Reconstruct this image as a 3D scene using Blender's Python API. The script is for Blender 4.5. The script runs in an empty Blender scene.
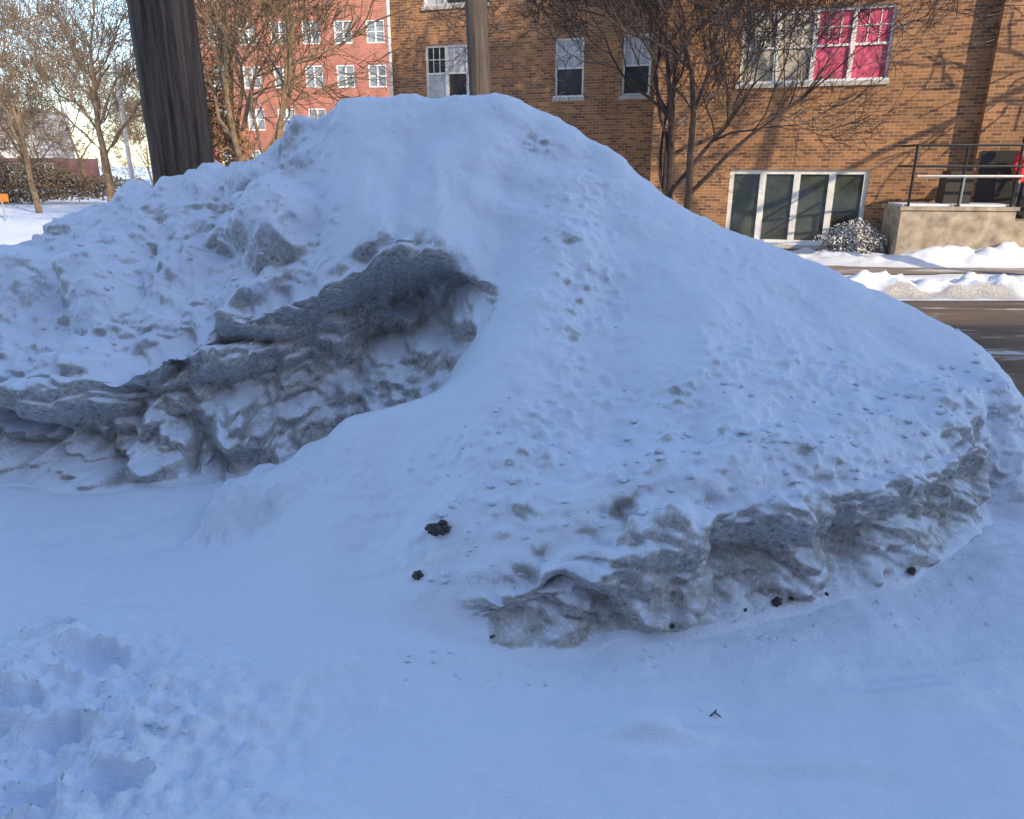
import bpy, bmesh, math, random
import numpy as np
from mathutils import Vector, Matrix
random.seed(7); rng=np.random.RandomState(11)
scene=bpy.context.scene
scene.view_settings.view_transform='Standard'
scene.view_settings.look='None'
scene.view_settings.exposure=0

# ------------------------------------------------------------ helpers
def link(o,parent=None):
    scene.collection.objects.link(o)
    if parent is not None: o.parent=parent
    return o
def empty(name,loc=(0,0,0),rot=(0,0,0)):
    o=bpy.data.objects.new(name,None); o.location=loc; o.rotation_euler=rot
    return link(o)
def mesh_obj(name,verts,faces,mat=None,parent=None,smooth=False):
    me=bpy.data.meshes.new(name)
    me.from_pydata([tuple(v) for v in verts],[],[tuple(f) for f in faces]); me.update()
    if smooth: me.polygons.foreach_set('use_smooth',[True]*len(me.polygons))
    if mat: me.materials.append(mat)
    return link(bpy.data.objects.new(name,me),parent)
def fast_mesh(name,V,Q,mat,smooth=True,attr=None):
    me=bpy.data.meshes.new(name)
    me.vertices.add(len(V)); me.vertices.foreach_set('co',V.astype(np.float32).ravel())
    me.loops.add(Q.size); me.loops.foreach_set('vertex_index',Q.astype(np.int32).ravel())
    me.polygons.add(len(Q))
    me.polygons.foreach_set('loop_start',np.arange(0,Q.size,Q.shape[1],dtype=np.int32))
    me.update(calc_edges=True); me.validate()
    me.polygons.foreach_set('use_smooth',np.full(len(me.polygons),smooth))
    if attr is not None:
        a=me.attributes.new('dirt_dark','FLOAT','POINT'); a.data.foreach_set('value',attr.astype(np.float32).ravel())
    me.materials.append(mat)
    return link(bpy.data.objects.new(name,me))
class Boxes:
    def __init__(s): s.v=[]; s.f=[]
    def box(s,x0,x1,y0,y1,z0,z1):
        b=len(s.v)
        s.v+=[(x0,y0,z0),(x1,y0,z0),(x1,y1,z0),(x0,y1,z0),(x0,y0,z1),(x1,y0,z1),(x1,y1,z1),(x0,y1,z1)]
        s.f+=[(b,b+3,b+2,b+1),(b+4,b+5,b+6,b+7),(b,b+1,b+5,b+4),(b+1,b+2,b+6,b+5),(b+2,b+3,b+7,b+6),(b+3,b,b+4,b+7)]
    def quad(s,a,b_,c,d):
        b=len(s.v); s.v+=[a,b_,c,d]; s.f.append((b,b+1,b+2,b+3))
    def tube(s,p0,p1,r0,r1,n=8):
        p0=Vector(p0);p1=Vector(p1);d=(p1-p0).normalized()
        a=d.orthogonal().normalized();c=d.cross(a);b=len(s.v)
        for p,r in((p0,r0),(p1,r1)):
            for i in range(n):
                t=2*math.pi*i/n; s.v.append(tuple(p+(a*math.cos(t)+c*math.sin(t))*r))
        for i in range(n):
            j=(i+1)%n; s.f.append((b+i,b+j,b+n+j,b+n+i))
        s.f.append(tuple(b+i for i in range(n))[::-1]); s.f.append(tuple(b+n+i for i in range(n)))
    def ball(s,c,rx,ry,rz,nu=12,nv=8):
        b=len(s.v)
        for j in range(nv+1):
            ph=math.pi*j/nv
            for i in range(nu):
                t=2*math.pi*i/nu; s.v.append((c[0]+rx*math.sin(ph)*math.cos(t),c[1]+ry*math.sin(ph)*math.sin(t),c[2]+rz*math.cos(ph)))
        for j in range(nv):
            for i in range(nu):
                k=(i+1)%nu; s.f.append((b+j*nu+i,b+(j+1)*nu+i,b+(j+1)*nu+k,b+j*nu+k))
    def make(s,name,mat,parent=None,smooth=False): return mesh_obj(name,s.v,s.f,mat,parent,smooth)

# gradient noise (numpy)
_perm=rng.permutation(256); _perm=np.concatenate([_perm,_perm,_perm])
_g=rng.normal(size=(256,3)); _g/=np.linalg.norm(_g,axis=1)[:,None]
_j=rng.rand(256,3); _r=rng.rand(256)
def gn(x,y,z,seed=0.0):
    x=np.asarray(x,float)+seed*17.13; y=np.asarray(y,float)+seed*5.7; z=np.asarray(z,float)+seed*9.1
    xi=np.floor(x).astype(int); yi=np.floor(y).astype(int); zi=np.floor(z).astype(int)
    fx=x-xi; fy=y-yi; fz=z-zi
    u=fx*fx*fx*(fx*(fx*6-15)+10); v=fy*fy*fy*(fy*(fy*6-15)+10); w=fz*fz*fz*(fz*(fz*6-15)+10)
    res=0
    for dx in(0,1):
        for dy in(0,1):
            for dz in(0,1):
                h=_perm[_perm[_perm[(xi+dx)&255]+((yi+dy)&255)]+((zi+dz)&255)]
                g=_g[h]
                d=g[...,0]*(fx-dx)+g[...,1]*(fy-dy)+g[...,2]*(fz-dz)
                res=res+d*(u if dx else 1-u)*(v if dy else 1-v)*(w if dz else 1-w)
    return res*1.5
def worley(x,y,z,seed=0):
    """returns (F2-F1, random value of the nearest cell)"""
    x=x+seed*3.7; y=y+seed*1.9; z=z+seed*7.3
    xi=np.floor(x).astype(int); yi=np.floor(y).astype(int); zi=np.floor(z).astype(int)
    f1=np.full(x.shape,9.0); f2=np.full(x.shape,9.0); rv=np.zeros(x.shape)
    for dx in(-1,0,1):
        for dy in(-1,0,1):
            for dz in(-1,0,1):
                h=_perm[_perm[_perm[(xi+dx)&255]+((yi+dy)&255)]+((zi+dz)&255)]
                px=xi+dx+_j[h,0]; py=yi+dy+_j[h,1]; pz=zi+dz+_j[h,2]
                d=np.sqrt((px-x)**2+(py-y)**2+(pz-z)**2)
                c=d<f1
                f2=np.where(c,f1,np.minimum(f2,d)); rv=np.where(c,_r[h],rv); f1=np.where(c,d,f1)
    return f2-f1,rv
def sst(a,b,x):
    t=np.clip((x-a)/(b-a),0,1); return t*t*(3-2*t)

# ------------------------------------------------------------ materials
def newmat(name):
    m=bpy.data.materials.new(name); m.use_nodes=True
    nt=m.node_tree; b=nt.nodes['Principled BSDF']; return m,nt,b
def N(nt,t,**kw):
    n=nt.nodes.new(t)
    for k,v in kw.items(): setattr(n,k,v)
    return n
def math_n(nt,op,a,b=None,clamp=False):
    n=N(nt,'ShaderNodeMath',operation=op,use_clamp=clamp)
    for i,x in enumerate((a,b)):
        if x is None: continue
        if isinstance(x,(int,float)): n.inputs[i].default_value=x
        else: nt.links.new(x,n.inputs[i])
    return n.outputs[0]
def noise(nt,vec,scale,detail=4,rough=.55):
    n=N(nt,'ShaderNodeTexNoise'); n.inputs['Scale'].default_value=scale; n.inputs['Detail'].default_value=detail; n.inputs['Roughness'].default_value=rough
    if vec is not None: nt.links.new(vec,n.inputs['Vector'])
    return n.outputs['Fac']
def ramp(nt,fac,stops):
    r=N(nt,'ShaderNodeValToRGB'); e=r.color_ramp.elements
    while len(e)<len(stops): e.new(.5)
    for i,(p,c) in enumerate(stops): e[i].position=p; e[i].color=(*c,1)
    nt.links.new(fac,r.inputs[0]); return r.outputs[0]
def mixc(nt,fac,a,b):
    m=N(nt,'ShaderNodeMix',data_type='RGBA')
    if isinstance(fac,(int,float)): m.inputs[0].default_value=fac
    else: nt.links.new(fac,m.inputs[0])
    for i,x in((6,a),(7,b)):
        if isinstance(x,tuple): m.inputs[i].default_value=(*x,1)
        else: nt.links.new(x,m.inputs[i])
    return m.outputs[2]
def bump(nt,b,h,strength,dist):
    n=N(nt,'ShaderNodeBump'); n.inputs['Strength'].default_value=strength; n.inputs['Distance'].default_value=dist
    nt.links.new(h,n.inputs['Height']); nt.links.new(n.outputs[0],b.inputs['Normal'])
def geo_pos(nt): return N(nt,'ShaderNodeNewGeometry').outputs['Position']

def snow_material():
    m,nt,b=newmat('snow_over_dirty_ice')
    g=N(nt,'ShaderNodeNewGeometry'); pos=g.outputs['Position']
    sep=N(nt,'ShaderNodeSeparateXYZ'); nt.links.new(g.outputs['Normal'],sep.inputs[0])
    at=N(nt,'ShaderNodeAttribute',attribute_name='dirt_dark')
    n2=noise(nt,pos,38,2,.75); n3=noise(nt,pos,130,0,.5)
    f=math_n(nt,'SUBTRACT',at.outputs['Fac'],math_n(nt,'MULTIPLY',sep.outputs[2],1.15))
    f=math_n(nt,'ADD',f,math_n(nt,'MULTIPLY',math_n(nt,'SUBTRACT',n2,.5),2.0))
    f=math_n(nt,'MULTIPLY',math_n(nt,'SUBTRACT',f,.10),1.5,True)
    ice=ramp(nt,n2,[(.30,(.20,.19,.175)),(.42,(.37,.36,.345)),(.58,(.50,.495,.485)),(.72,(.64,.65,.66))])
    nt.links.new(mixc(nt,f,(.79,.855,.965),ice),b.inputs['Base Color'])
    b.inputs['Roughness'].default_value=.55
    b.inputs['Specular IOR Level'].default_value=.3
    h=math_n(nt,'ADD',math_n(nt,'MULTIPLY',n2,.6),math_n(nt,'MULTIPLY',n3,.25))
    bump(nt,b,h,.7,.013)
    return m
SNOW=snow_material()

def flat(name,col,rough=.6,metal=0,coat=0,nscale=None,namp=.15):
    m,nt,b=newmat(name); b.inputs['Roughness'].default_value=rough; b.inputs['Metallic'].default_value=metal
    b.inputs['Coat Weight'].default_value=coat; b.inputs['Coat Roughness'].default_value=.05
    c=tuple(col)
    nn=noise(nt,geo_pos(nt),nscale or 6,3,.6)
    nt.links.new(ramp(nt,nn,[(.3,tuple(x*(1-namp) for x in c)),(.7,tuple(min(1,x*(1+namp)) for x in c))]),b.inputs['Base Color'])
    return m
def brick_material(name,c1,c2,mortar,scale=1.0):
    m,nt,b=newmat(name)
    tc=N(nt,'ShaderNodeTexCoord'); s=N(nt,'ShaderNodeSeparateXYZ'); nt.links.new(tc.outputs['Object'],s.inputs[0])
    cb=N(nt,'ShaderNodeCombineXYZ'); nt.links.new(math_n(nt,'ADD',s.outputs[0],s.outputs[1]),cb.inputs[0]); nt.links.new(s.outputs[2],cb.inputs[1])
    br=N(nt,'ShaderNodeTexBrick'); nt.links.new(cb.outputs[0],br.inputs['Vector'])
    br.inputs['Scale'].default_value=1; br.inputs['Brick Width'].default_value=.215*scale; br.inputs['Row Height'].default_value=.075*scale
    br.inputs['Mortar Size'].default_value=.008*scale; br.inputs['Mortar Smooth'].default_value=.3; br.inputs['Bias'].default_value=-.1
    br.inputs['Color1'].default_value=(*c1,1); br.inputs['Color2'].default_value=(*c2,1); br.inputs['Mortar'].default_value=(*mortar,1)
    n1=noise(nt,cb.outputs[0],1.2,3,.6); st=ramp(nt,n1,[(.3,(.68,.68,.70)),(.7,(1.12,1.08,1.05))])
    mm=N(nt,'ShaderNodeMix',data_type='RGBA',blend_type='MULTIPLY'); mm.inputs[0].default_value=1
    nt.links.new(br.outputs[0],mm.inputs[6]); nt.links.new(st,mm.inputs[7])
    nt.links.new(mm.outputs[2],b.inputs['Base Color']); b.inputs['Roughness'].default_value=.85
    return m
BRICK=brick_material('tan_brown_brick',(.45,.22,.09),(.14,.065,.04),(.44,.33,.23))
REDBRICK=brick_material('red_brick',(.46,.15,.09),(.34,.11,.07),(.42,.3,.25),1.6)
WHITE=flat('white_window_frame',(.78,.78,.76),.5)
STONE=flat('stone_sill',(.5,.47,.42),.8)
GLASS=flat('dark_window_glass',(.035,.045,.05),.06,0,1)
GLASSG=flat('greenish_window_glass',(.06,.07,.055),.12,0,1,nscale=1.5,namp=.5)
BLIND=flat('beige_blind',(.45,.41,.33),.6,0,.6)
MAG=flat('magenta_curtain',(.58,.09,.18),.6,0,.5,nscale=7,namp=.45)
CURT=flat('white_curtain',(.5,.52,.55),.6,0,.6)
METAL=flat('dark_metal_railing',(.03,.03,.035),.4,.5)
METALG=flat('grey_metal_rail',(.45,.45,.45),.35,.7)
CONC=flat('concrete',(.36,.30,.23),.85,nscale=4,namp=.4)
DARK=flat('dark_doorway_and_bin',(.03,.028,.027),.5)
ROOFM=flat('roof_gravel',(.3,.3,.3),.9)

def wood_material(name,c1,c2,sz=1.2):
    m,nt,b=newmat(name); tc=N(nt,'ShaderNodeTexCoord'); mp=N(nt,'ShaderNodeMapping'); mp.inputs['Scale'].default_value=(1,1,.05)
    nt.links.new(tc.outputs['Object'],mp.inputs[0]); n1=noise(nt,mp.outputs[0],28,4,.7); n2=noise(nt,tc.outputs['Object'],sz,3)
    c=ramp(nt,n1,[(.35,c1),(.65,c2)])
    mm=N(nt,'ShaderNodeMix',data_type='RGBA',blend_type='MULTIPLY'); mm.inputs[0].default_value=.6
    nt.links.new(c,mm.inputs[6]); nt.links.new(n2,mm.inputs[7]); nt.links.new(mm.outputs[2],b.inputs['Base Color'])
    b.inputs['Roughness'].default_value=.85; bump(nt,b,n1,.9,.02); return m
POLE=wood_material('weathered_pole_wood',(.05,.033,.025),(.26,.17,.12))
POLE2=wood_material('grey_pole_wood',(.07,.055,.047),(.17,.145,.125))
def bark_material(name,c1,c2,snow=.6):
    m,nt,b=newmat(name); g=N(nt,'ShaderNodeNewGeometry'); s=N(nt,'ShaderNodeSeparateXYZ'); nt.links.new(g.outputs['Normal'],s.inputs[0])
    c=ramp(nt,noise(nt,g.outputs['Position'],8,2),[(.3,c1),(.7,c2)])
    sn=math_n(nt,'MULTIPLY',math_n(nt,'SUBTRACT',s.outputs[2],.85-snow*.3),5,True)
    nt.links.new(mixc(nt,sn,c,(.8,.82,.86)),b.inputs['Base Color']); b.inputs['Roughness'].default_value=.85; return m
BARK=bark_material('dark_bark',(.03,.02,.019),(.065,.045,.04),.05)
BARKL=bark_material('sun_toned_bark',(.11,.075,.045),(.26,.185,.11),.1)  # warm sunlit look is put into this lighter bark colour

def road_material(name,dark,slush,snowlvl):
    m,nt,b=newmat(name); pos=geo_pos(nt); mp=N(nt,'ShaderNodeMapping'); mp.inputs['Scale'].default_value=(.25,1.3,1); nt.links.new(pos,mp.inputs[0])
    n1=noise(nt,mp.outputs[0],1.3,5,.65); n2=noise(nt,mp.outputs[0],2.6,5,.7); n3=noise(nt,pos,40,3,.7)
    c=ramp(nt,n1,[(.35,dark),(.65,slush)])
    f=math_n(nt,'MULTIPLY',math_n(nt,'SUBTRACT',n2,snowlvl),12,True)
    c=mixc(nt,f,c,(.62,.63,.66)); nt.links.new(c,b.inputs['Base Color'])
    b.inputs['Roughness'].default_value=.55; bump(nt,b,n3,.5,.01); return m
ROAD=road_material('wet_asphalt',(.06,.054,.05),(.22,.165,.12),.58)
DRIVE=road_material('slushy_driveway',(.20,.17,.14),(.36,.31,.25),.52)

# ------------------------------------------------------------ snow pile height field
H0=[(-4.03,4.9,0.96),(-3.61,4.9,1.05),(-3.33,4.9,1.16),(-3.09,5.0,1.36),(-2.8,5.0,1.49),(-2.46,5.0,1.56),(-1.97,4.9,1.60),(-1.6,4.8,1.76),(-1.31,4.7,1.91),(-0.99,4.6,1.99),(-0.64,4.6,2.02),(-0.35,4.5,2.01),(-0.07,4.5,2.00),(0.22,4.5,1.91),(0.49,4.4,1.75),(0.79,4.4,1.55),(1.07,4.35,1.37),(1.41,4.3,1.24),(1.73,4.2,1.12),(2.04,4.1,0.96),(2.29,4.0,0.82),(2.48,3.9,0.7),(2.6,3.75,0.57),(2.69,3.6,0.4)]
P=list(H0)
for (x,y,z) in H0:
    P.append((x+.03,y+.45,z-.42)); P.append((x+.05,y+1.15,-.2)); P.append((x+.05,y+1.7,-.4))
RT=np.array([(-.06,2.38,.17),(.18,2.44,.33),(.49,2.49,.41),(.89,2.56,.48),(1.42,2.76,.46),(1.74,2.91,.47),(2.07,3.14,.47),(2.43,3.38,.46)])
RB=np.array([(-.19,2.26),(-.08,2.22),(.33,2.27),(.715,2.33),(1.17,2.49),(1.60,2.62),(2.04,2.96),(2.35,3.30)])
LT=np.array([(-3.9,4.1,.46),(-3.23,4.0,.48),(-2.82,3.9,.50),(-2.52,3.85,.53),(-2.20,3.9,.64),(-1.94,4.0,.78),(-1.64,4.1,.88),(-1.30,4.15,.98),(-.96,4.15,1.1),(-.64,4.15,1.24),(-.39,4.1,1.22),(-.17,3.98,1.08)])
LB=np.array([(-3.9,3.8,0),(-3.15,3.75,0),(-2.78,3.7,.02),(-2.42,3.62,0),(-2.04,3.62,0),(-1.70,3.7,.02),(-1.35,3.85,.11),(-1.03,3.95,.25),(-.69,4.0,.41),(-.40,4.0,.67),(-.22,3.9,.86)])
for x in np.arange(-.06,2.43,.12): P.append((x,np.interp(x,RT[:,0],RT[:,1]),np.interp(x,RT[:,0],RT[:,2])))
for x in np.arange(-.19,2.35,.12):
    yb=np.interp(x,RB[:,0],RB[:,1]); e=.08*max(0,x-1.8)*2
    P.append((x,yb,-.03+e)); P.append((x,yb-.10,-.12+e))
for x in np.arange(-3.9,-.17,.14): P.append((x,np.interp(x,LT[:,0],LT[:,1]),np.interp(x,LT[:,0],LT[:,2])))
for x in np.arange(-3.9,-.22,.14): P.append((x,np.interp(x,LB[:,0],LB[:,1])-.01,np.interp(x,LB[:,0],LB[:,2])-.03))
P+=[(2.78,3.5,.12)]
P+=[(.37,2.9,.54),(.40,3.25,.72),(.44,3.7,1.0),(.47,4.1,1.37),(.485,4.25,1.51),(.76,2.8,.58),(.82,3.1,.77),(.92,3.6,1.02),(.99,3.95,1.22),(1.22,2.95,.61),(1.33,3.3,.76),(1.47,3.75,.945),(1.77,3.2,.61),(1.96,3.65,.76),(2.18,3.45,.61)]
P+=[(.25,3.9,1.30),(.09,3.6,1.07),(-.05,3.3,.82),(-.18,2.95,.58),(-.25,2.7,.37),(-.275,2.5,.20)]
P+=[(-.24,3.3,.68),(-.53,3.35,.59),(-.79,3.4,.47),(-1.07,3.5,.33),(-1.32,3.6,.15),(-1.68,3.65,.0),(-.49,3.0,.38),(-.46,2.75,.20),(-.83,3.1,.286),(-.77,2.8,.14),(-.95,2.65,.04),(-1.22,3.1,.085),(-.54,2.45,.03)]
P+=[(-.63,4.3,1.46),(-.64,4.45,1.73),(-1.21,4.35,1.35),(-1.23,4.5,1.62),(-1.82,4.4,1.17),(-1.89,4.65,1.45),(-2.28,4.3,.98),(-2.38,4.6,1.27),(-2.72,4.2,.78),(-2.91,4.6,1.03),(-.07,4.3,1.57),(-.065,4.1,1.31),(-.07,4.4,1.78),(.15,4.2,1.465)]
for x in np.arange(-5.2,4.0,.45):
    P.append((x,1.94,-.16)); P.append((x,1.6,-.2))
P+=[(-3.8,3.2,-.04),(-3.2,3.3,-.04),(-2.7,3.25,-.04),(-2.2,3.25,-.04),(-1.75,3.3,-.04),(-1.4,2.7,-.04),(-1.05,2.35,-.04),(-3.3,2.6,-.05),(-2.2,2.6,-.05)]
P+=[(3.15,3.5,.02),(3.5,4.2,-.05),(3.7,5,-.2),(2.0,2.6,-.10),(2.5,2.9,-.06),(3.0,3.0,-.06),(1.6,2.35,-.10),(3.05,4.0,.1),(-5.3,3.5,-.1),(-5.4,4.5,.1),(-5.4,5.5,-.2),(-4.6,4.6,.8),(-4.6,3.9,.2),(3.3,6,-.4),(0,6.9,-.5),(-3,6.9,-.5)]
P=np.array(P,float); C=P[:,:2]
cc=.05
def ker(a,b): return np.sqrt(((a[:,None,:]-b[None,:,:])**2).sum(2)+cc*cc)
n=len(P); A=np.zeros((n+1,n+1)); A[:n,:n]=ker(C,C)-np.eye(n)*.003; A[:n,n]=1; A[n,:n]=1
W=np.linalg.solve(A,np.append(P[:,2],0))
def zones(x,y):
    isL=sst(3.42,3.56,y)*(1-sst(-.22,-.02,x)); isR=(1-sst(3.45,3.6,y))*sst(-.25,-.05,x)*(1-sst(2.15,2.4,x)); return isL,isR
def F(x,y):
    sh=np.shape(x); q=np.stack([np.ravel(x),np.ravel(y)],1); out=np.empty(len(q))
    for i in range(0,len(q),20000): out[i:i+20000]=ker(q[i:i+20000],C)@W[:n]+W[n]
    xq,yq=q[:,0],q[:,1]; iL,iR=zones(xq,yq)
    zr=np.interp(xq,RT[:,0],RT[:,2]); hr=np.clip(out/zr,0,1); o2=out+iR*zr*((1-(1-hr)**3.2)-hr)*sst(0,.03,out)
    zl0=np.interp(xq,LB[:,0],LB[:,2]); zl1=np.interp(xq,LT[:,0],LT[:,2]); dl=zl1-zl0
    hl=np.clip((out-zl0)/dl,0,1); o3=o2+iL*dl*((1-(1-hl)**2.4)-hl)*sst(-.14,.02,yq-np.interp(xq,LB[:,0],LB[:,1]))
    return o3.reshape(sh)
def gs(x,y,cx,cy,rx,ry): return np.exp(-(((x-cx)/rx)**2+((y-cy)/ry)**2))
FOOT=[(-1.50,2.20,.11,.06),(-1.37,1.84,.09,.06),(-1.62,1.98,.09,.05),(-1.12,1.64,.08,.05),(-1.72,2.38,.08,.05),(-1.33,1.58,.09,.045)]
def G(x,y):
    z=-.30*sst(4.2,5.6,y)
    z=z-.10*sst(12.5,17.5,y)
    near=1-sst(4.3,5.4,y)
    z=z+near*(.040*gn(x*.9,y*.9,0,1)+.036*gn(x*2.2,y*2.2,0,2)+.014*gn(x*6,y*6,0,3)+.005*gn(x*15,y*15,0,19))
    z=z+near*.006*gn(x*5+y*3,y*20,0,90)*sst(-.3,.8,x)
    z=z-near*.05*gs(x,y,.2,2.05,1.1,.22)-near*.03*gs(x,y,-1.6,3.1,.9,.3)
    z=z+.05*gs(x,y,.42,1.83,.20,.035)+.036*gs(x,y,.85,1.72,.35,.045)+.07*gs(x,y,2.6,2.5,.7,.5)+.03*gs(x,y,1.9,2.15,.4,.1)+.03*gs(x,y,1.4,2.0,.3,.05)
    z=z-.03*gs(x,y,.55,1.93,.16,.03)
    tr=np.clip(gs(x,y,-1.5,1.75,.68,.52)*1.6,0,1)
    z=z+tr*(.050*gn(x*5,y*5,0,4)+.080*(np.abs(gn(x*10,y*10,0,5))-.2)+.036*gn(x*24,y*24,0,6)+.014*gn(x*50,y*50,0,16))
    xw=x+.035*gn(x*9,y*9,0,71)+.012*gn(x*25,y*25,0,73); yw=y+.03*gn(x*9,y*9,0,72)+.012*gn(x*25,y*25,0,74)
    for i,(cx,cy,rx,ry) in enumerate(FOOT):
        d=((xw-cx)/rx)**2+((yw-cy)/ry)**2
        z=z-.11*np.exp(-d*d)+.03*np.exp(-(d-1.7)**2*2)
    for k in range(9):
        z=z-.018*gs(xw,yw,-1.18+.07*k,1.98-.055*k,.022,.014)
    far=sst(11.2,11.6,y)
    bank=gs(0*x,y,0,11.85,1,.45)*(.22+.16*gn(x*.9,y*.9,0,7)+.14*gn(x*3,y*3,0,8)+.10*gn(x*8,y*8,0,17))
    z=z+far*bank
    z=z+.07*gs(0*x,y,0,13.2,1,.25)*(1+1.2*gn(x*1.4,y*2,0,12))
    yard=sst(15.6,17,y)*(1-sst(30,36,y))
    z=z+yard*(.05+.10*gn(x*.6,y*.6,0,9)+.10*gn(x*2.2,y*2.2,0,10)+.06*gn(x*6,y*6,0,18))
    z=z+gs(x,y,10.5,16.0,2.6,.5)*(.38+.22*gn(x*1.5,y*1.5,0,11)+.14*gn(x*5,y*5,0,13))
    z=z+gs(x,y,7.2,17.0,1.2,.5)*.12
    return z
def smax(a,b,k): return b+k*np.logaddexp(0,(a-b)/k)

xs=np.linspace(-5.3,3.65,740); yf=np.linspace(2.04,6.6,620)
X,Y=np.meshgrid(xs,yf,indexing='ij')
Fr=F(X,Y); Gr=G(X,Y); Z=smax(Fr,Gr,.010)
dy=np.diff(yf)[None,:]; dz=np.diff(Z,axis=1)
wgt=np.where(yf[:-1]>5.1,.3,1.0)[None,:]
s=np.sqrt(dy*dy+(dz*1.0)**2)*wgt; s=np.concatenate([np.zeros((len(xs),1)),np.cumsum(s,axis=1)],1)
NR=640; Yn=np.empty((len(xs),NR)); Zn=np.empty_like(Yn); Dn=np.empty_like(Yn); SL=np.empty_like(Yn)
gx,gy=np.gradient(Z,xs,yf); slope=np.sqrt(gx*gx+gy*gy); diff=Fr-Gr
for i in range(len(xs)):
    t=np.linspace(0,s[i,-1],NR)
    Yn[i]=np.interp(t,s[i],yf); Zn[i]=np.interp(Yn[i],yf,Z[i]); Dn[i]=np.interp(Yn[i],yf,diff[i]); SL[i]=np.interp(Yn[i],yf,slope[i])
Xn=np.repeat(xs[:,None],NR,1)
leftz=np.interp(Xn,LT[:,0],LT[:,2]); leftb=np.interp(Xn,LB[:,0],LB[:,2]); rightz=np.interp(Xn,RT[:,0],RT[:,2])
jit=.08*gn(Xn*3,Yn*3,Zn*3,60)+.09*gn(Xn*9,Yn*9,Zn*9,61)+.05*gn(Xn*22,Yn*22,Zn*22,65)
isL,isR=zones(Xn,Yn)
bandL=isL*(1-sst(-.12,.14,Zn-leftz+jit))*sst(-.14,-.04,Yn-np.interp(Xn,LB[:,0],LB[:,1]))
bandR=isR*(1-sst(-.10,.11,Zn-rightz+jit))*sst(.0,.02,Dn)
face=np.clip(bandL*sst(.4,.9,SL)+bandR,0,1)
dirt_dark=bandL*sst(.5,1.0,SL)*1.15+bandR*1.2
dirt_dark*=1-.22*bandL*sst(-1.6,-2.6,Xn)
for cx,cy,rx,ry,a in [(.25,3.92,.12,.09,1.0),(.31,3.55,.09,.32,.65),(1.51,3.05,.18,.05,.9),(.62,2.84,.10,.06,.9),(2.3,3.42,.35,.08,.85),(1.9,3.15,.35,.07,.8),
                      (-1.9,4.45,.16,.12,.8),(-2.30,4.38,.16,.12,.8),(-1.55,4.5,.12,.08,.75),(-1.3,4.25,.4,.06,.85),(-2.75,4.45,.15,.12,.6),(-.40,2.98,.07,.07,.7),(.12,4.38,.14,.05,.8),(.45,4.3,.08,.08,.6),
                      (.05,2.55,.2,.10,.9),(.5,2.64,.5,.08,.8),(-3.2,4.25,.2,.15,.6),(-3.4,4.6,.2,.1,.6),(1.2,2.9,.4,.08,.8),(.9,3.1,.12,.06,.5),(-.1,3.75,.07,.2,.75),(1.0,2.75,.5,.07,.85)]:
    dirt_dark=np.maximum(dirt_dark,a*gs(Xn,Yn,cx,cy,rx,ry))  # dirty patches, plus darker spots at the upper-left crevices
Pm=np.stack([Xn,Yn,Zn],2)
def gridnormals(Pm):
    du=np.gradient(Pm,axis=0); dv=np.gradient(Pm,axis=1); nn=np.cross(du,dv); nn/=np.linalg.norm(nn,axis=2)[...,None]+1e-9; return nn
nn=gridnormals(Pm)
# soften the normals so displacement never bunches into spikes
for _ in range(4):
    q_=nn.copy(); q_[1:-1,1:-1]=(nn[1:-1,1:-1]*2+nn[2:,1:-1]+nn[:-2,1:-1]+nn[1:-1,2:]+nn[1:-1,:-2])/6; nn=q_
nn/=np.linalg.norm(nn,axis=2)[...,None]+1e-9
x,y,z=Xn,Yn,Zn
body=np.clip(Dn/.12,0,1)
wob=gn(x*3,y*3,z*3,20)*.35
lump=.034*gn(x*1.7,y*1.7,z*1.7,21)+.020*gn(x*4.4,y*4.4,z*4.4,22)
left=sst(-.8,-1.5,x); lc=left*(1-.45*sst(4.5,4.8,y))
wx=x+.16*gn(x*2.5,y*2.5,z*2.5,101)+.03*gn(x*9,y*9,z*9,104); wy=y+.16*gn(x*2.5,y*2.5,z*2.5,102)+.03*gn(x*9,y*9,z*9,105); wz=z+.12*gn(x*2.5,y*2.5,z*2.5,103)+.025*gn(x*9,y*9,z*9,106)
selL=(lc>.01)|(face>.01)
w1=np.zeros_like(x); r1=np.zeros_like(x); w2=np.zeros_like(x); r2=np.zeros_like(x)
w1[selL],r1[selL]=worley(wx[selL]*1.7,wy[selL]*1.7,wz[selL]*2.1,1)
w2[selL],r2[selL]=worley(wx[selL]*5.2,wy[selL]*5.2,wz[selL]*7.0,2)
chunks=lc*(.23*(sst(0,.65,w1)-.62)+.03*(sst(0,.5,w2)-.6))
fl_=bandL*.5+.9
blocks=face*fl_*(.10*(sst(0,.40,w1)-.6)+.09*(r1-.5)*sst(0,.20,w1)+.036*(sst(0,.4,w2)-.6)+.034*(r2-.5)*sst(0,.25,w2))
dirt_dark=np.maximum(dirt_dark,left*.66*(1-sst(.02,.12,w1))*sst(.2,.5,z)*(.3+.9*sst(-.1,.3,gn(x*1.2,y*1.2,z*1.2,80))))  # darker tone along the creases between the lumps
dirt_dark=np.maximum(dirt_dark,left*.55*(1-sst(.0,.10,w2))*sst(.2,.5,z)*sst(0,.4,gn(x*1.2,y*1.2,z*1.2,80)))
dirt_dark=dirt_dark+face*.25*(1-sst(.0,.15,w1))  # cracks in the dirty faces get a darker tone
crest=gs(x,y,.1,4.3,.9,.25)*.045*gn(x*5,y*5,z*5,28)
belt=np.clip(gs(x,y,.6,2.85,1.0,.28)+gs(x,y,1.8,3.25,.8,.25)+left*.6+gs(x,y,.3,3.7,.22,.5)+.22,0,1)
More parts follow.
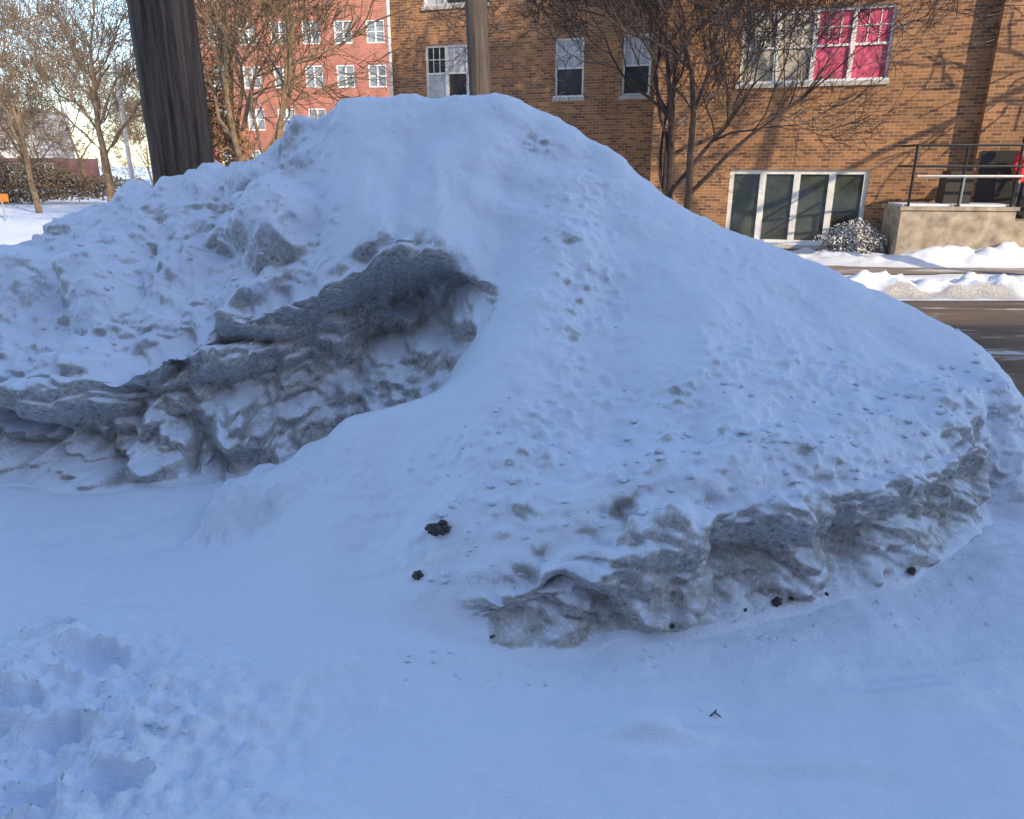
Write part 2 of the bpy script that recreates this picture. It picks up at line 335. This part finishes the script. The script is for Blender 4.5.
dirt_dark=np.maximum(dirt_dark,.64*belt*(SL>.3)*np.clip(Dn/.1,0,1)*(.5+.5*sst(-.1,.3,gn(x*4,y*4,z*4,81))))  # darker tone in small gaps on the steeper clumps
dirt_dark*=np.clip(Dn/.02,0,1)
d1=np.clip((dirt_dark-.3)/.7,0,1)*( -.08*(np.abs(gn(x*2.2,y*2.2,z*4.2,25))-.22) -.055*(np.abs(gn(x*5+wob,y*5,z*8,26))-.2) -.040*(np.abs(gn(x*11,y*11,z*16,27))-.2) +.020*gn(x*24,y*24,z*30,29)+.007*gn(x*50,y*50,z*55,30))
fine=.0035*gn(x*16,y*16,z*16,31)
big=sst(-.1,.35,gn(x*2.3,y*2.3,z*2.3,35))
pim=belt*((.02+.045*big)*np.maximum(0,gn(x*21,y*21,z*21,32)-.10)+.026*gn(x*8,y*8,z*8,33)-.022*np.abs(gn(x*13,y*13,z*16,34)))
disp=body*(lump+chunks+crest+fine+pim)+(d1+blocks)*np.clip(Dn/.05,0,1)
Pm=Pm+nn*disp[...,None]
uL=np.clip((Zn-leftb)/np.maximum(leftz-leftb,.12),-.5,2.5); uR=np.clip(Zn/np.maximum(rightz,.08),-.2,2.5)
hol=gs(Xn,0*Xn,-.55,0,.6,1)
def lip(u,a,b,c0=1.0,lo=.16,hi=.55,rc=.45,rw=.28):
    t=np.where(u<c0,(u-c0)/lo,(u-c0)/hi)
    return -a*np.exp(-t*t)+b*np.exp(-((u-rc)/rw)**2)
nz4=1+.7*gn(x*3.5,y*.5,0,62)+.35*gn(x*9,y*.5,0,66)
shiftL=isL*(1-sst(4.5,4.7,Yn))*lip(uL,.05+.08*hol,.10+.30*hol,1.0,.2,.5,.5,.27)
shiftR=isR*lip(uR,.035,.085,1.0,.22,.6,.38,.26)
Pm[...,1]+=(shiftL+shiftR)*np.clip(Dn/.05,0,1)*np.clip(nz4,.15,2)
Pm[...,2]-=.012*(1-sst(-.05,-.015,Dn))
# remove needle artefacts: pull vertices that stick far out of their neighbourhood
for _ in range(14):
    Lp=Pm.copy(); Lp[1:-1,1:-1]=(Pm[2:,1:-1]+Pm[:-2,1:-1]+Pm[1:-1,2:]+Pm[1:-1,:-2])/4
    dev=np.linalg.norm(Pm-Lp,axis=2); wgt_=sst(.0045,.011,dev)[...,None]; Pm=Pm*(1-wgt_)+Lp*wgt_
sn1=1.3*gn(x*7,y*7,z*7,63)+.8*gn(x*15,y*15,z*15,64)
idx=np.arange(Pm.shape[0]*NR).reshape(-1,NR)
Q=np.stack([idx[:-1,:-1],idx[1:,:-1],idx[1:,1:],idx[:-1,1:]],2).reshape(-1,4)
keep=(Dn>-.06).ravel()[Q].all(1); Q=Q[keep]
used=np.unique(Q); remap=-np.ones(idx.size,int); remap[used]=np.arange(len(used))
att=(dirt_dark+.55*sn1*np.clip(dirt_dark*2,0,1))
fast_mesh('snow_pile',Pm.reshape(-1,3)[used],remap[Q],SNOW,True,att.reshape(-1)[used])

# ------------------------------------------------------------ ground
def lines(segs):
    out=[]
    for a,b,st in segs: out+=list(np.arange(a,b,st))
    return np.array(sorted(set(np.round(out+[segs[-1][1]],4))))
gxl=lines([(-600,-100,60),(-100,-20,8),(-20,-5,.5),(-5,-2.7,.06),(-2.7,2.9,.011),(2.9,5,.06),(5,13,.08),(13,30,1),(30,100,8),(100,600,60)])
gyl=lines([(-60,0,6),(0,1.3,.2),(1.3,3.0,.009),(3.0,3.4,.02),(3.4,5.6,.05),(5.6,11.2,.56),(11.2,14,.05),(14,18,.09),(18,40,1),(40,120,8),(120,900,78)])
GX,GY=np.meshgrid(gxl,gyl,indexing='ij'); GZ=G(GX,GY)
inm=(GX>-5.2)&(GX<3.6)&(GY>2.06)&(GY<6.5)
Fg=np.full(GX.shape,-1.0); Fg[inm]=F(GX[inm],GY[inm]); GZ=GZ-.06*sst(.03,.08,Fg-GZ)*inm
gd=2.3*gs(0*GX,GY,0,11.42,1,.26)*(1+.9*gn(GX*2,GY*2,0,41))+1.0*gs(0*GX,GY,0,13,1,.5)*(1+gn(GX*1,GY*2,0,42))
gi=np.arange(GX.size).reshape(GX.shape)
GQ=np.stack([gi[:-1,:-1],gi[1:,:-1],gi[1:,1:],gi[:-1,1:]],2).reshape(-1,4)
fast_mesh('ground',np.stack([GX,GY,GZ],2).reshape(-1,3),GQ,SNOW,True,np.clip(gd,0,2.2))
mesh_obj('road',[(-300,5.75,-.295),(300,5.75,-.295),(300,11.12,-.295),(-300,11.12,-.295)],[(0,1,2,3)],ROAD)
v=[];f=[]
xx=np.linspace(-20,40,181)
for i,a in enumerate(xx):
    wv=.15*math.sin(a*.9)+.1*math.sin(a*2.3)+.05*math.sin(a*7)
    for b in (14.0+wv,14.7,15.4,16.0+wv*.6): v.append((a,b,float(-.30-.10*sst(12.5,17.5,np.array(b)))+.02))
for i in range(len(xx)-1):
    for j in range(3): f.append((i*4+j,(i+1)*4+j,(i+1)*4+j+1,i*4+j+1))
mesh_obj('driveway',v,f,DRIVE)

# ------------------------------------------------------------ brick building
def wall(B,u0,u1,w,z0,z1,holes,rev=.12):
    us=sorted({u0,u1,*[h[0] for h in holes],*[h[1] for h in holes]}); zs=sorted({z0,z1,*[h[2] for h in holes],*[h[3] for h in holes]})
    for a,b in zip(us,us[1:]):
        for c,d in zip(zs,zs[1:]):
            um,zm=(a+b)/2,(c+d)/2
            if any(h[0]<um<h[1] and h[2]<zm<h[3] for h in holes): continue
            B.quad((a,w,c),(b,w,c),(b,w,d),(a,w,d))
    for a,b,c,d in holes:
        B.quad((a,w,c),(a,w+rev,c),(a,w+rev,d),(a,w,d)); B.quad((b,w+rev,c),(b,w,c),(b,w,d),(b,w+rev,d))
        B.quad((a,w,d),(b,w,d),(b,w+rev,d),(a,w+rev,d)); B.quad((a,w+rev,c),(b,w+rev,c),(b,w,c),(a,w,c))
FR=Boxes(); SI=Boxes(); PN={}
def pane(m,a,b,w,c,d): PN.setdefault(m.name,(m,Boxes()))[1].quad((a,w,c),(b,w,c),(b,w,d),(a,w,d))
def window(u0,u1,z0,z1,w,mats,dh=True,munt=True,sill=True,mull=.05,fw=.06):
    dw=(u1-u0)/len(mats)
    FR.box(u0,u1,w+.05,w+.12,z0,z0+fw); FR.box(u0,u1,w+.05,w+.12,z1-fw,z1)
    for i in range(len(mats)+1):
        c=u0+i*dw; h=mull if 0<i<len(mats) else fw
        a,b=(c,c+fw) if i==0 else (c-fw,c) if i==len(mats) else (c-h,c+h)
        FR.box(a,b,w+.052,w+.122,z0+fw,z1-fw)
    for i,m in enumerate(mats):
        a=u0+i*dw+.04; b=a+dw-.08; zm=(z0+z1)/2
        if isinstance(m,tuple): mu,ml=m
        else: mu=ml=m
        pane(mu,a,b,w+.105,zm,z1-.03); pane(ml,a,b,w+.112,z0+.03,zm)
        if dh:
            FR.box(a,b,w+.075,w+.104,zm-.025,zm+.025)
            if munt:
                for k in (1,2):
                    x=a+(b-a)*k/3; FR.box(x-.010,x+.010,w+.09,w+.104,zm+.025,z1-fw)
                x=(zm+z1)/2; FR.box(a,b,w+.088,w+.103,x-.010,x+.010)
    if sill: SI.box(u0-.05,u1+.05,w-.05,w+.05,z0-.10,z0-.003)
ang=math.radians(-19.5)
bld=empty('unseen_shade_building',(3.6,20.2,0),(0,0,ang))
WB=Boxes(); zt=9.6; zb=-.7
hu=[(2.0,5.28,3.5,5.06),(2.0,5.28,6.35,7.9)]; hl=[(2.0,5.2,-.25,1.53)]
wall(WB,0,7.3,0,zb,zt,hu+hl)
window(2.0,5.28,3.5,5.06,0,[(BLIND,BLIND),(BLIND,BLIND),MAG,MAG]); window(2.0,5.28,6.35,7.9,0,[BLIND,CURT,BLIND,CURT])
window(2.0,5.2,-.25,1.53,0,[GLASSG]*4,dh=False,mull=.075,fw=.10)
wall(WB,7.3,16,-.3,zb,zt,[(8.6,10.4,3.5,5.06)]); window(8.6,10.4,3.5,5.06,-.3,[BLIND,BLIND])
WB.quad((7.3,0,zb),(7.3,-.3,zb),(7.3,-.3,zt),(7.3,0,zt))
WB.quad((0,2.1,zb),(0,0,zb),(0,0,zt),(0,2.1,zt))
hh=[(-3.26,-2.4,3.5,5.06),(-7.36,-5.3,3.5,5.06),(-7.36,-5.3,6.1,7.66),(-3.26,-2.4,6.1,7.66),(-7.36,-5.3,.6,2.1),(-3.26,-2.4,.6,2.1),(-1.3,-.5,3.5,5.06),(-1.3,-.5,6.1,7.66)]
wall(WB,-8.6,0,2.1,zb,zt,hh)
for h in hh:
    k=2 if h[1]-h[0]>1.5 else 1
    if k==2: window(h[0],h[1],h[2],h[3],2.1,[(GLASS,CURT),(CURT,GLASS),GLASS][:3])
    else: window(h[0],h[1],h[2],h[3],2.1,[(CURT,GLASS)])
WB.quad((-8.6,14,zb),(-8.6,2.1,zb),(-8.6,2.1,zt),(-8.6,14,zt)); WB.quad((16,-.3,zb),(16,14,zb),(16,14,zt),(16,-.3,zt)); WB.quad((16,14,zb),(-8.6,14,zb),(-8.6,14,zt),(16,14,zt))
WB.make('walls',BRICK,bld)
RF=Boxes(); RF.box(-8.7,16.1,2.0,14.1,zt+.002,zt+.25); RF.box(-.1,16.1,-.4,1.998,zt+.002,zt+.25); RF.make('roof',ROOFM,bld)
FR.make('window_frames',WHITE,bld); SI.make('window_sills',STONE,bld)
for k,(m,B) in PN.items(): B.make('panes_'+k,m,bld)
SS=Boxes(); 
for (a,b,c,d,w) in [(2,5.28,3.5,5,0),(2,5.2,-.25,0,0),(-3.26,-2.4,3.5,5,2.1),(-7.36,-5.3,3.5,5,2.1)]: SS.box(a-.03,b+.03,w-.045,w+.04,c-.002,c+.035)
SS.make('sill_snow',SNOW,bld)
DS=Boxes(); DS.tube((-8.5,2.02,zb),(-8.5,2.02,zt),.055,.055,10); DS.make('downspout',WHITE,bld,True)
DD=Boxes(); DD.box(7.4,8.55,-.34,-.302,-.1,1.95); DD.make('dark_doorway_slab',DARK,bld)  # flat dark slab stands in for the shade of the doorway recess

# entry ramp
er=empty('entry_ramp',(8.4,16.5,0),(0,0,math.radians(-8)))
R=Boxes(); R.box(0,2.3,0,1.1,-.6,.72); R.box(-.04,2.34,-.04,1.14,.722,.80); R.box(2.342,6,.3,1.0,-.6,.5); R.make('ramp_concrete',CONC,er)
R=Boxes(); R.box(.05,2.25,.12,1.05,.802,.84); R.make('ramp_snow',SNOW,er)
R=Boxes()
for zz in (2.04,1.62): R.tube((.15,.08,zz),(5.5,.08,zz),.028,.028,8)
for xx in (.15,1.15,2.2,3.3,4.4): R.tube((xx,.08,.78),(xx,.08,2.04),.028,.028,8)
for zz in (2.04,1.62): R.tube((.15,.08,zz),(.15,1.05,zz),.028,.028,8)
R.make('railing',METAL,er)
R=Boxes(); R.tube((.2,.0,1.42),(5.5,.0,1.42),.03,.03,8); R.tube((1.15,0,1.42),(1.15,0,.79),.02,.02,8); R.make('handrail',METALG,er)
R=Boxes(); R.box(1.0,1.55,.5,.9,.843,1.45); R.box(1.05,1.5,.47,.93,1.452,1.52); R.make('trash_bin',DARK,er)

# person in a red coat standing on the ramp at the right edge
def person(name,loc,rot):
    e=empty(name,loc,(0,0,rot))
    J={'pelvis':(0,0,.92,.135),'waist':(0,0,1.08,.125),'chest':(0,.01,1.28,.145),'neckb':(0,.015,1.43,.075),'neck':(0,0,1.50,.052),
       'shl':(-.17,.01,1.38,.07),'ell':(-.25,.03,1.12,.052),'wrl':(-.22,-.08,.90,.036),'hal':(-.215,-.11,.84,.036),
       'shr':(.17,.01,1.38,.07),'elr':(.25,.03,1.12,.052),'wrr':(.22,-.08,.90,.036),'har':(.215,-.11,.84,.036),
       'hil':(-.09,0,.84,.095),'knl':(-.10,-.02,.48,.062),'anl':(-.10,.02,.09,.045),'tol':(-.11,-.14,.04,.038),
       'hir':(.09,0,.84,.095),'knr':(.10,-.04,.48,.062),'anr':(.10,.0,.09,.045),'tor':(.11,-.16,.04,.038)}
    E=[('pelvis','waist'),('waist','chest'),('chest','neckb'),('neckb','neck'),('chest','shl'),('shl','ell'),('ell','wrl'),('wrl','hal'),('chest','shr'),('shr','elr'),('elr','wrr'),('wrr','har'),
       ('pelvis','hil'),('hil','knl'),('knl','anl'),('anl','tol'),('pelvis','hir'),('hir','knr'),('knr','anr'),('anr','tor')]
    k=list(J); me=bpy.data.meshes.new('body'); me.from_pydata([J[a][:3] for a in k],[(k.index(a),k.index(b)) for a,b in E],[]); me.update()
    o=link(bpy.data.objects.new('body',me),e)
    sk=o.modifiers.new('skin','SKIN'); 
    for i,a in enumerate(k):
        sv=me.skin_vertices[0].data[i]; sv.radius=(J[a][3],J[a][3]*.85); sv.use_root=(a=='pelvis')
    sb=o.modifiers.new('sub','SUBSURF'); sb.levels=2; sb.render_levels=2
    sk.use_smooth_shade=True
    m,nt,b=newmat('clothes'); tc=N(nt,'ShaderNodeTexCoord'); s_=N(nt,'ShaderNodeSeparateXYZ'); nt.links.new(tc.outputs['Object'],s_.inputs[0])
    up=math_n(nt,'GREATER_THAN',s_.outputs[2],.80); c=mixc(nt,up,(.03,.035,.05),(.55,.03,.035))
    c=mixc(nt,math_n(nt,'GREATER_THAN',s_.outputs[2],1.47),c,(.45,.28,.2)); c=mixc(nt,math_n(nt,'LESS_THAN',s_.outputs[2],.09),c,(.02,.02,.02))
    nt.links.new(c,b.inputs['Base Color']); b.inputs['Roughness'].default_value=.8; me.materials.append(m)
    skin=flat('skin',(.5,.32,.24),.6); hair=flat('hair',(.03,.02,.015),.7)
    B=Boxes(); B.ball((0,-.01,1.62),.075,.09,.115,16,12); B.ball((0,-.105,1.61),.013,.018,.022,8,6); B.ball((-.076,0,1.61),.012,.02,.03,8,6); B.ball((.076,0,1.61),.012,.02,.03,8,6); B.make('head',skin,e,True)
    B=Boxes(); B.ball((0,.018,1.655),.085,.092,.10,16,12); B.make('hair',hair,e,True)
    B=Boxes(); B.ball((-.03,-.088,1.63),.010,.007,.006,8,6); B.ball((.03,-.088,1.63),.010,.007,.006,8,6); B.box(-.022,.022,-.101,-.09,1.562,1.567); B.make('eyes_and_mouth',hair,e,True)
    for sx in(-1,1):
        B=Boxes(); 
        for i_,(dx,L) in enumerate([(-.024,.062),(-.008,.075),(.008,.07),(.024,.055)]): B.tube((sx*.215+dx,-.12,.83),(sx*.215+dx,-.135,.83-L*.6),.009,.008,6); B.tube((sx*.215+dx,-.135,.83-L*.6),(sx*.215+dx,-.125,.83-L),.008,.006,6)
        B.tube((sx*.19,-.12,.86),(sx*.175,-.145,.80),.010,.008,6); B.make('fingers',skin,e,True)
    return e
person('person',(11.02,16.80,.502),math.radians(25))

# ------------------------------------------------------------ distant buildings
def block(name,loc,rotz,w,d,h,mat,floors,cols,wm,fh=3.1,z0=1.2):
    e=empty(name,loc,(0,0,rotz)); B=Boxes(); Fm=Boxes(); Pm_=Boxes()
    holes=[]
    cw=w/cols
    for fl in range(floors):
        for c in range(cols):
            a=c*cw+cw*.22; holes.append((a,a+cw*.56,z0+fl*fh,z0+fl*fh+1.5))
    wall(B,0,w,0,-1,h,holes)
    B.quad((0,d,-1),(0,0,-1),(0,0,h),(0,d,h)); B.quad((w,0,-1),(w,d,-1),(w,d,h),(w,0,h)); B.quad((w,d,-1),(0,d,-1),(0,d,h),(w,d,h)); B.quad((0,0,h),(w,0,h),(w,d,h),(0,d,h))
    for a,b,c,d2 in holes:
        Pm_.quad((a,.12,c),(b,.12,c),(b,.12,d2),(a,.12,d2))
        Fm.box(a,b,.03,.10,c,c+.08); Fm.box(a,b,.03,.10,d2-.08,d2); Fm.box(a,a+.07,.035,.105,c+.08,d2-.08); Fm.box(b-.07,b,.035,.105,c+.08,d2-.08)
        m_=(a+b)/2; Fm.box(m_-.05,m_+.05,.035,.105,c+.08,d2-.08); Fm.box(a+.07,b-.07,.06,.11,(c+d2)/2-.03,(c+d2)/2+.03)
    B.make('walls',mat,e); Fm.make('window_frames',WHITE,e); Pm_.make('window_panes',wm,e); return e
MIDGLASS=flat('grey_window_glass',(.22,.24,.26),.2,0,.8,nscale=.6,namp=.6)
block('red_brick_apartment_building',(-25,60,0),math.radians(-6),26,14,26,REDBRICK,8,11,MIDGLASS,fh=2.9)
PALE=flat('pale_siding',(.5,.48,.46),.8); REDS=flat('dull_red_siding',(.20,.09,.075),.8,nscale=1,namp=.3)
block('pale_house',(-66,84,0),math.radians(8),14,10,7.5,PALE,2,5,GLASS)
block('red_storefront',(-51,66,0),math.radians(6),12,8,2.2,REDS,1,5,GLASS,z0=.3)
bb=block('unseen_shade_building',(17,-9,0),math.pi,60,14,13,BRICK,4,18,GLASS)  # unseen building behind the camera, height set so it shades pile and pole
bb2=block('unseen_shade_building',(62,-9,0),math.pi,44.9,14,11.2,BRICK,3,14,GLASS)  # lower unseen wing, its height sets the shadow edge on the road

# ------------------------------------------------------------ poles
def pole(name,loc,h,r0,r1,mat,lean=(0,0),n=28,segs=60):
    v=[];f=[]
    for i in range(segs+1):
        t=i/segs; r=r0+(r1-r0)*t
        for k in range(n):
            a=2*math.pi*k/n; rr=r*(1+.025*math.sin(3*a+1.3*t*4)+.02*random.uniform(-1,1))
            v.append((rr*math.cos(a)+lean[0]*t*h,rr*math.sin(a)+lean[1]*t*h,t*h))
    for i in range(segs):
        for k in range(n):
            j=(k+1)%n; f.append((i*n+k,i*n+j,(i+1)*n+j,(i+1)*n+k))
    f.append(tuple(segs*n+k for k in range(n)))
    o=mesh_obj(name,v,f,mat,None,True); o.location=loc; return o
pole('utility_pole',(-2.27,5.4,-.4),9.5,.215,.175,POLE,lean=(-.005,0))
pole('utility_pole',(-.36,12,-.5),9.5,.17,.14,POLE2,lean=(-.038,0))
sl=empty('street_lamp',(-14.7,30,-.4)); S=Boxes(); S.tube((0,0,0),(0,0,5.6),.09,.07,10); S.tube((0,0,5.5),(.9,0,5.9),.04,.04,8); S.box(.7,1.3,-.12,.12,5.85,5.98); S.make('lamp_post',flat('pale_lamp_post',(.6,.55,.48),.6),sl)
sg=empty('street_sign',(-19.6,29.5,-.4)); S=Boxes(); S.tube((0,0,0),(0,0,1.0),.03,.03,6); S.make('sign_post',METALG,sg)
S=Boxes(); S.box(-.3,.3,-.05,-.03,.7,1.0); S.make('sign_panel',flat('orange_sign',(.6,.2,.03),.5),sg)

# ------------------------------------------------------------ trees
def tree_mesh(name,seed,height,r0,mat,levels=5,stems=1,spread=.5,nchild=4,updraft=.12,minr=.006):
    R=random.Random(seed); V=[];Fc=[]
    def ring(p,d,r,n):
        a=d.orthogonal().normalized(); c=d.cross(a); b=len(V)
        for i in range(n):
            t=2*math.pi*i/n; V.append(tuple(p+(a*math.cos(t)+c*math.sin(t))*r))
        return b
    def grow(p,d,L,r,lv):
        n=7 if lv<=1 else 4 if lv<=2 else 3
        segs=6 if lv<=1 else 4 if lv<=3 else 3
        prev=ring(p,d,r,n); pts=[]
        for i in range(segs):
            wob=.10 if lv==0 else .2
            d=(d+Vector((R.gauss(0,wob),R.gauss(0,wob),R.gauss(0,wob)+updraft*(lv>0)))).normalized()
            p=p+d*L/segs; rr=max(minr,r*(1-.62*(i+1)/segs))
            cur=ring(p,d,rr,n)
            for k in range(n):
                j=(k+1)%n; Fc.append((prev+k,prev+j,cur+j,cur+k))
            prev=cur; pts.append((p.copy(),d.copy(),rr,(i+1)/segs))
        if lv>=levels: return
        m=nchild+R.randint(0,2)
        for k in range(m):
            t=.3+.7*(k+R.random())/m if lv>0 else .28+.72*(k+R.random())/m
            q,dd,rr,_=pts[min(segs-1,int(t*segs))]
            ax=dd.orthogonal().normalized(); ax.rotate(Matrix.Rotation(R.uniform(0,6.283),3,dd))
            an=R.uniform(.6,1.2)*spread*1.5
            nd=(dd*math.cos(an)+ax*math.sin(an)).normalized()
            grow(q,nd,L*R.uniform(.5,.75),max(minr,rr*R.uniform(.55,.8)),lv+1)
    for s_ in range(stems):
        d=Vector((R.gauss(0,.25 if stems>1 else .03),R.gauss(0,.25 if stems>1 else .03),1)).normalized()
        grow(Vector((R.uniform(-.1,.1)*(stems>1),R.uniform(-.1,.1)*(stems>1),0)),d,height*.62,r0*(1 if stems==1 else .75),0)
    me=bpy.data.meshes.new(name); me.from_pydata(V,[],Fc); me.update(); me.materials.append(mat); return me
def inst(name,me,loc,rot=0,sc=1,parent=None):
    o=bpy.data.objects.new(name,me); o.location=loc; o.rotation_euler=(0,0,rot); o.scale=(sc,)*3; return link(o,parent)
tA=tree_mesh('tree_front',3,7.5,.13,BARK,5,3,.42,4,.1,.006)
inst('unseen_shade_tree',tA,(3.5,16,-.45),.4,1)
tB=tree_mesh('tree_mid_a',12,10,.15,BARKL,4,2,.42,5,.12,.010)
tC=tree_mesh('tree_mid_b',25,10,.19,BARKL,4,1,.5,6,.08,.012)
inst('unseen_shade_tree',tB,(-6.2,19,-.5),0,.9); inst('unseen_shade_tree',tC,(-8.6,24,-.5),1.3,.9)
inst('unseen_shade_tree',tC,(-13.6,26,-.5),2.0,.8)
tD=tree_mesh('tree_far',31,10,.17,BARKL,5,1,.5,4,.1,.016)
# unseen tree added outside the view, throws branch shade on the recessed wall
inst('unseen_shade_tree',tD,(11.4,11.4,-.4),.8,1.35)
row=empty('distant_tree_row')
for i,(a,b,c) in enumerate([(-21,34,.75),(-26,38,.9),(-24,46,.95),(-33,44,.9),(-38,52,1.05),(-31,56,.8),(-44,60,1.0),(-28,64,.8),(-35,58,.6),(-24,52,.55),(-47,62,.7),(-20,44,.5),(-30,48,.5)]):
    inst('tree_%d'%i,tD if i%2 else tC,(a,b,-.5),random.uniform(0,6.3),c,row)
def clump(name,loc,rx,ry,rz,nl,ls,mat):
    V=[];Fc=[]
    for i in range(nl):
        d=Vector((random.gauss(0,1),random.gauss(0,1),random.gauss(0,1))).normalized()
        k=random.uniform(.55,1)*(1+.25*math.sin(d.x*5+1)*math.cos(d.y*4)+.12*math.sin(d.z*9))
        p=Vector((d.x*rx*k,d.y*ry*k,rz+d.z*rz*k))
        if p.z<0: p.z=random.uniform(0,.2*rz)
        a=Vector((random.gauss(0,1),random.gauss(0,1),random.gauss(0,1))).normalized()*ls; b=a.orthogonal().normalized()*ls*.5
        q=len(V); V+=[tuple(p-a),tuple(p+b),tuple(p+a),tuple(p-b)]; Fc.append((q,q+1,q+2,q+3))
    o=mesh_obj(name,V,Fc,mat); o.location=loc; return o
def leaf_material(name,c1,c2,snow):
    m,nt,b=newmat(name); g=N(nt,'ShaderNodeNewGeometry'); c=ramp(nt,noise(nt,g.outputs['Position'],7,3,.7),[(.3,c1),(.7,c2)])
    nf=ramp(nt,noise(nt,g.outputs['Position'],18,3,.7),[(.62-snow,(0,0,0)),(.70-snow,(1,1,1))])
    nt.links.new(mixc(nt,nf,c,(.8,.83,.87)),b.inputs['Base Color']); b.inputs['Roughness'].default_value=.8; return m
clump('snowy_shrub',(7.75,17.2,-.45),.72,.5,.42,5200,.035,leaf_material('snowy_shrub_twigs',(.10,.09,.05),(.2,.16,.1),.16))
BL=leaf_material('brown_leaves',(.10,.06,.025),(.25,.16,.07),-.1)
clump('brown_leaf_tree',(-7.6,20.5,-.45),.7,.7,2.2,3200,.06,BL)
HD=leaf_material('hedge_twigs',(.07,.055,.035),(.17,.13,.08),.0)
clump('bare_hedge',(-29,42,-.5),9,1.2,1.1,9000,.10,HD)

# ------------------------------------------------------------ small debris
def clod(B,p,r,seed):
    bm=bmesh.new(); bmesh.ops.create_icosphere(bm,subdivisions=2 if r<.02 else 3,radius=1)
    R=random.Random(seed); o=R.uniform(0,50)
    sx,sy,sz=R.uniform(.8,1.3),R.uniform(.7,1.1),R.uniform(.55,.85)
    co=np.array([v.co[:] for v in bm.verts]); k=1+.6*gn(co[:,0]*1.3+o,co[:,1]*1.3,co[:,2]*1.3)+.25*gn(co[:,0]*4+o,co[:,1]*4,co[:,2]*4)
    co=co*k[:,None]*np.array([sx,sy,sz])*r+np.array(p); b=len(B.v)
    B.v+=[tuple(c) for c in co]; B.f+=[tuple(b+v.index for v in fc.verts) for fc in bm.faces]; bm.free()
def surf(x,y):
    a=np.array([x]);b=np.array([y]); return float(smax(F(a,b),G(a,b),.010)[0])
def onpile(x,y):
    i=int(np.argmin(np.abs(xs-x))); j=int(np.argmin(np.abs(Yn[i]-y))); return Pm[i,j]
B=Boxes()
for i,(x_,y_,r) in enumerate([(-.27,2.6,.036),(-.255,2.59,.026),(-.245,2.61,.018),(-.36,2.5,.022),(-.30,2.61,.018)]):
    p=onpile(x_,y_); clod(B,(p[0],p[1],p[2]+r*.2),r,i)
R2=random.Random(5)
for i in range(7):
    x_=R2.uniform(-.12,1.75); i_=int(np.argmin(np.abs(xs-x_))); j_=int(np.argmax((Dn[i_]>R2.uniform(.01,.05))&(Yn[i_]>2.1))); p=Pm[i_,j_]; clod(B,(p[0],p[1]-.002,p[2]-.004),R2.choice([.010,.014,.02]),100+i)
B.make('dirt_clods',flat('dark_dirt_clod',(.08,.075,.07),.9,nscale=60,namp=.7),None,True)
B=Boxes()
for i,(x_,y_,r) in enumerate([(-1.06,1.83,.022),(-1.19,1.81,.016),(-1.12,1.86,.012),(-1.5,1.73,.02),(-1.42,1.66,.018),(-1.3,1.7,.014),(-1.6,1.85,.02)]): clod(B,(x_,y_,surf(x_,y_)+r*.4),r,300+i)
for i in range(260):
    if i%3: x_=R2.uniform(-.3,2.4); y_=np.interp(x_,RT[:,0],RT[:,1])+abs(R2.gauss(0,.28))
    else: x_=R2.uniform(-2.8,-1.3); y_=R2.uniform(3.9,4.7)
    p=onpile(x_,y_); r=R2.choice([.006,.008,.010,.013,.018]); clod(B,(p[0],p[1],p[2]+r*.2),r,400+i)
for i in range(60):
    x_=R2.uniform(-.4,2.0); y_=np.interp(x_,RB[:,0],RB[:,1])-abs(R2.gauss(0,.10))-.02
    clod(B,(x_,y_,surf(x_,y_)+.001),R2.choice([.004,.006,.008,.011]),700+i)
for i in range(50):
    x_=R2.gauss(-1.3,.3); y_=R2.uniform(1.5,2.3); clod(B,(x_,y_,float(G(np.array(x_),np.array(y_)))+.002),R2.choice([.005,.007,.010]),800+i)
B.make('snow_lumps',SNOW,None,True)
B=Boxes(); z_=surf(.655,1.96)
for a,b in [((.64,1.96,z_),(.655,1.965,z_+.012)),((.655,1.965,z_+.012),(.672,1.95,z_+.006)),((.655,1.965,z_+.012),(.662,1.97,z_+.018))]: B.tube(a,b,.0028,.002,5)
B.make('twig',flat('twig_bark',(.04,.035,.02),.8))

# ------------------------------------------------------------ light
el=math.radians(26); az=math.radians(141)
w=bpy.data.worlds.new('World'); scene.world=w; w.use_nodes=True; nt=w.node_tree
sky=nt.nodes.new('ShaderNodeTexSky'); sky.sky_type='NISHITA'; sky.sun_disc=False; sky.sun_elevation=el; sky.sun_rotation=az
sky.air_density=1.0; sky.dust_density=.6; sky.ozone_density=1.8
nt.links.new(sky.outputs[0],nt.nodes['Background'].inputs[0]); nt.nodes['Background'].inputs[1].default_value=.33
sun=bpy.data.lights.new('sun','SUN'); sun.energy=5.0; sun.angle=math.radians(.5); sun.color=(1,.80,.56)
so=bpy.data.objects.new('sun',sun); link(so)
ts=Vector((math.sin(az)*math.cos(el),math.cos(az)*math.cos(el),math.sin(el)))
so.rotation_euler=ts.to_track_quat('Z','Y').to_euler(); so.location=(10,-20,20)

cam=bpy.data.cameras.new('camera'); cam.sensor_width=36; cam.lens=740*36/1024; cam.clip_start=.05; cam.clip_end=3000
co=bpy.data.objects.new('camera',cam); link(co); co.location=(0,0,1.65); co.rotation_euler=(math.radians(90-18.3),0,0)
scene.camera=co
